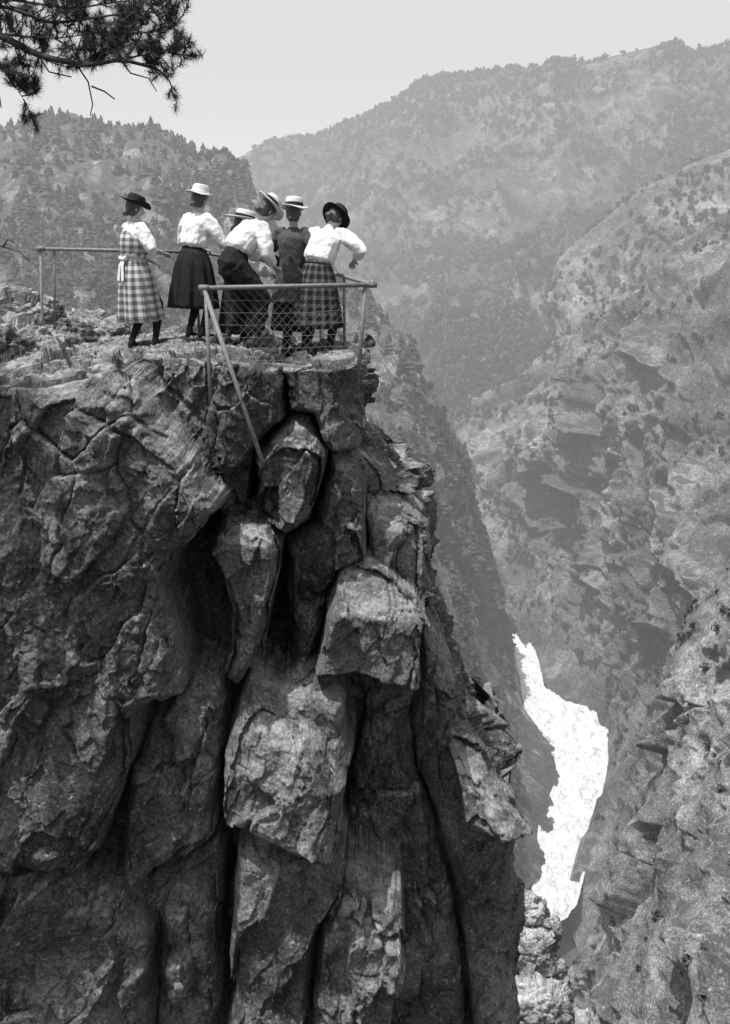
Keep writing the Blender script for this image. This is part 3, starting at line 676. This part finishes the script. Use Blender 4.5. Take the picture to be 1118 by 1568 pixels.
    for k,(r_,z_) in enumerate(prof):
        for j in range(n):
            t=2*math.pi*j/n; z2=z_+(.016*math.sin(2*t+Rb*40)+.008*math.sin(3*t))*max(0,(r_-.1)/(Rb-.1))
            V.append(hc+fx*(math.cos(t)*r_*.96)+fy*(math.sin(t)*r_*1.06)+hu2*z2)
    K=len(prof)
    for k in range(K):
        for j in range(n):
            if k==8: continue
            a0=k*n+j;b0=k*n+(j+1)%n;c0=((k+1)%K)*n; F.append((a0,b0,c0+(j+1)%n,c0+j))
    F.append(tuple(8*n+j for j in range(n))); py_mesh("hat",V,F,Mh,root)
    if Mb:
        bd=MB(); bd.tube([hc+hu2*.014,hc+hu2*.05],[(.1045*.96,.1045*1.06),(.1015*.96,.1015*1.06)],30,side=fx,caps=False); bd.obj("hat_band",Mb,root)
    return root
woman(213,13.02,-52,lean=3,hl=8,hyaw=-15,height=1.0,handL=(-.12,.27,.98),handR=(.16,.27,1.08),feet=((-.10,-.04),(.10,.16)),M_top=M_white,M_bot=M_ging,hem=.32,hemr=.30,hat=(.175,.10,M_felt,None,.25,.02),sleeve=.12,pinafore=M_ging)
woman(304,13.1,-38,lean=15,hl=10,hyaw=5,height=1.0,handL=(-.15,.26,1.0),handR=(.16,.34,1.04),feet=((-.09,-.05),(.09,-.02)),M_bot=M_black,hem=.34,hemr=.31,hat=(.165,.11,M_straw,M_white,.1,0),sleeve=.9)
woman(368,13.15,-60,lean=11,hl=10,hyaw=-20,height=1.06,handL=(-.1,.34,1.03),handR=(.1,.34,1.03),M_bot=M_black,hem=.40,hemr=.24,hat=(.20,.10,M_straw,M_felt,.1,.0),sleeve=.75)
woman(374,12.25,-62,lean=42,hl=38,hyaw=10,height=1.04,handL=(-.14,.34,.86),handR=(.10,.32,.82),feet=((-.19,-.12),(.17,.05)),bottom='trousers',M_bot=M_black,hat=(.17,.10,M_straw,M_felt,.25,.0),sleeve=.7,kbend=.3)
woman(450,12.75,-25,lean=6,hl=6,hyaw=15,height=1.04,handL=(-.17,.12,.98),handR=(.18,.12,1.0),feet=((-.12,.0),(.1,.03)),top='jacket',M_top=M_tweed,M_bot=M_black,hem=.33,hemr=.23,hat=(.165,.11,M_straw,M_felt,.05,.0),sleeve=.9,elb=(1.2,-.7,-.2))
woman(489,12.55,-22,lean=24,hl=50,side=10,hyaw=-10,height=1.03,handL=(-.14,.34,1.0),handR=(.30,.26,1.02),feet=((-.13,-.04),(.13,-.02)),M_bot=M_tart,hem=.33,hemr=.27,hat=(.165,.10,M_felt,None,.15,-.03),sleeve=.6,elb=(1.2,-.4,-.3))
print("people",time.time()-T0)
# ------------------------------------------------------------------ haze, light, world, camera
bm=bmesh.new(); bmesh.ops.create_cube(bm,size=1); me=bpy.data.meshes.new("emissive_haze"); bm.to_mesh(me); bm.free()
hz=link(bpy.data.objects.new("emissive_haze",me)); hz.scale=(5000,3940,400); hz.location=(0,2030,30)
hm=bpy.data.materials.new("haze"); hm.use_nodes=True; nt=hm.node_tree; nt.nodes.clear(); o=nt.nodes.new("ShaderNodeOutputMaterial")
va=nt.nodes.new("ShaderNodeVolumeAbsorption"); va.inputs["Density"].default_value=.00075; va.inputs["Color"].default_value=g(0)
em=nt.nodes.new("ShaderNodeEmission"); em.inputs["Strength"].default_value=.00075*.84; em.inputs["Color"].default_value=g(1)  # haze glows by itself, standing in for sunlight scattered in it
ad=nt.nodes.new("ShaderNodeAddShader"); nt.links.new(va.outputs[0],ad.inputs[0]); nt.links.new(em.outputs[0],ad.inputs[1]); nt.links.new(ad.outputs[0],o.inputs["Volume"]); me.materials.append(hm)
sd=Vector((-.26,-.15,.95)).normalized()
sl=bpy.data.lights.new("sun","SUN"); sl.energy=5.0; sl.angle=math.radians(.5); sl.color=(1,.995,.985)
so=link(bpy.data.objects.new("sun",sl)); so.rotation_euler=(-sd).to_track_quat('-Z','Y').to_euler(); so.location=(20,-10,40)
w=bpy.data.worlds.new("World"); scene.world=w; w.use_nodes=True; nt=w.node_tree
sky=nt.nodes.new("ShaderNodeTexSky"); sky.sky_type='NISHITA'; sky.sun_disc=False; sky.sun_elevation=math.asin(sd.z); sky.sun_rotation=math.atan2(sd.x,sd.y); sky.dust_density=5
# orthochromatic plate: blue-sensitive
sp=nt.nodes.new("ShaderNodeSeparateColor"); nt.links.new(sky.outputs[0],sp.inputs[0])
gray=mathn(nt,'ADD',mathn(nt,'MULTIPLY',sp.outputs[2],1.15),mathn(nt,'MULTIPLY',sp.outputs[1],.1))
bg=nt.nodes["Background"]; nt.links.new(gray,bg.inputs[0]); bg.inputs[1].default_value=.15
cam=bpy.data.cameras.new("camera"); co=link(bpy.data.objects.new("camera",cam)); co.location=(0,0,0); co.rotation_euler=(math.pi/2-PITCH,0,0)
cam.sensor_fit='VERTICAL'; cam.sensor_height=24; cam.lens=24*1700/1568; cam.clip_start=.1; cam.clip_end=20000; scene.camera=co
scene.view_settings.view_transform='Standard'; scene.view_settings.look='None'; scene.view_settings.exposure=0
print("done",time.time()-T0)
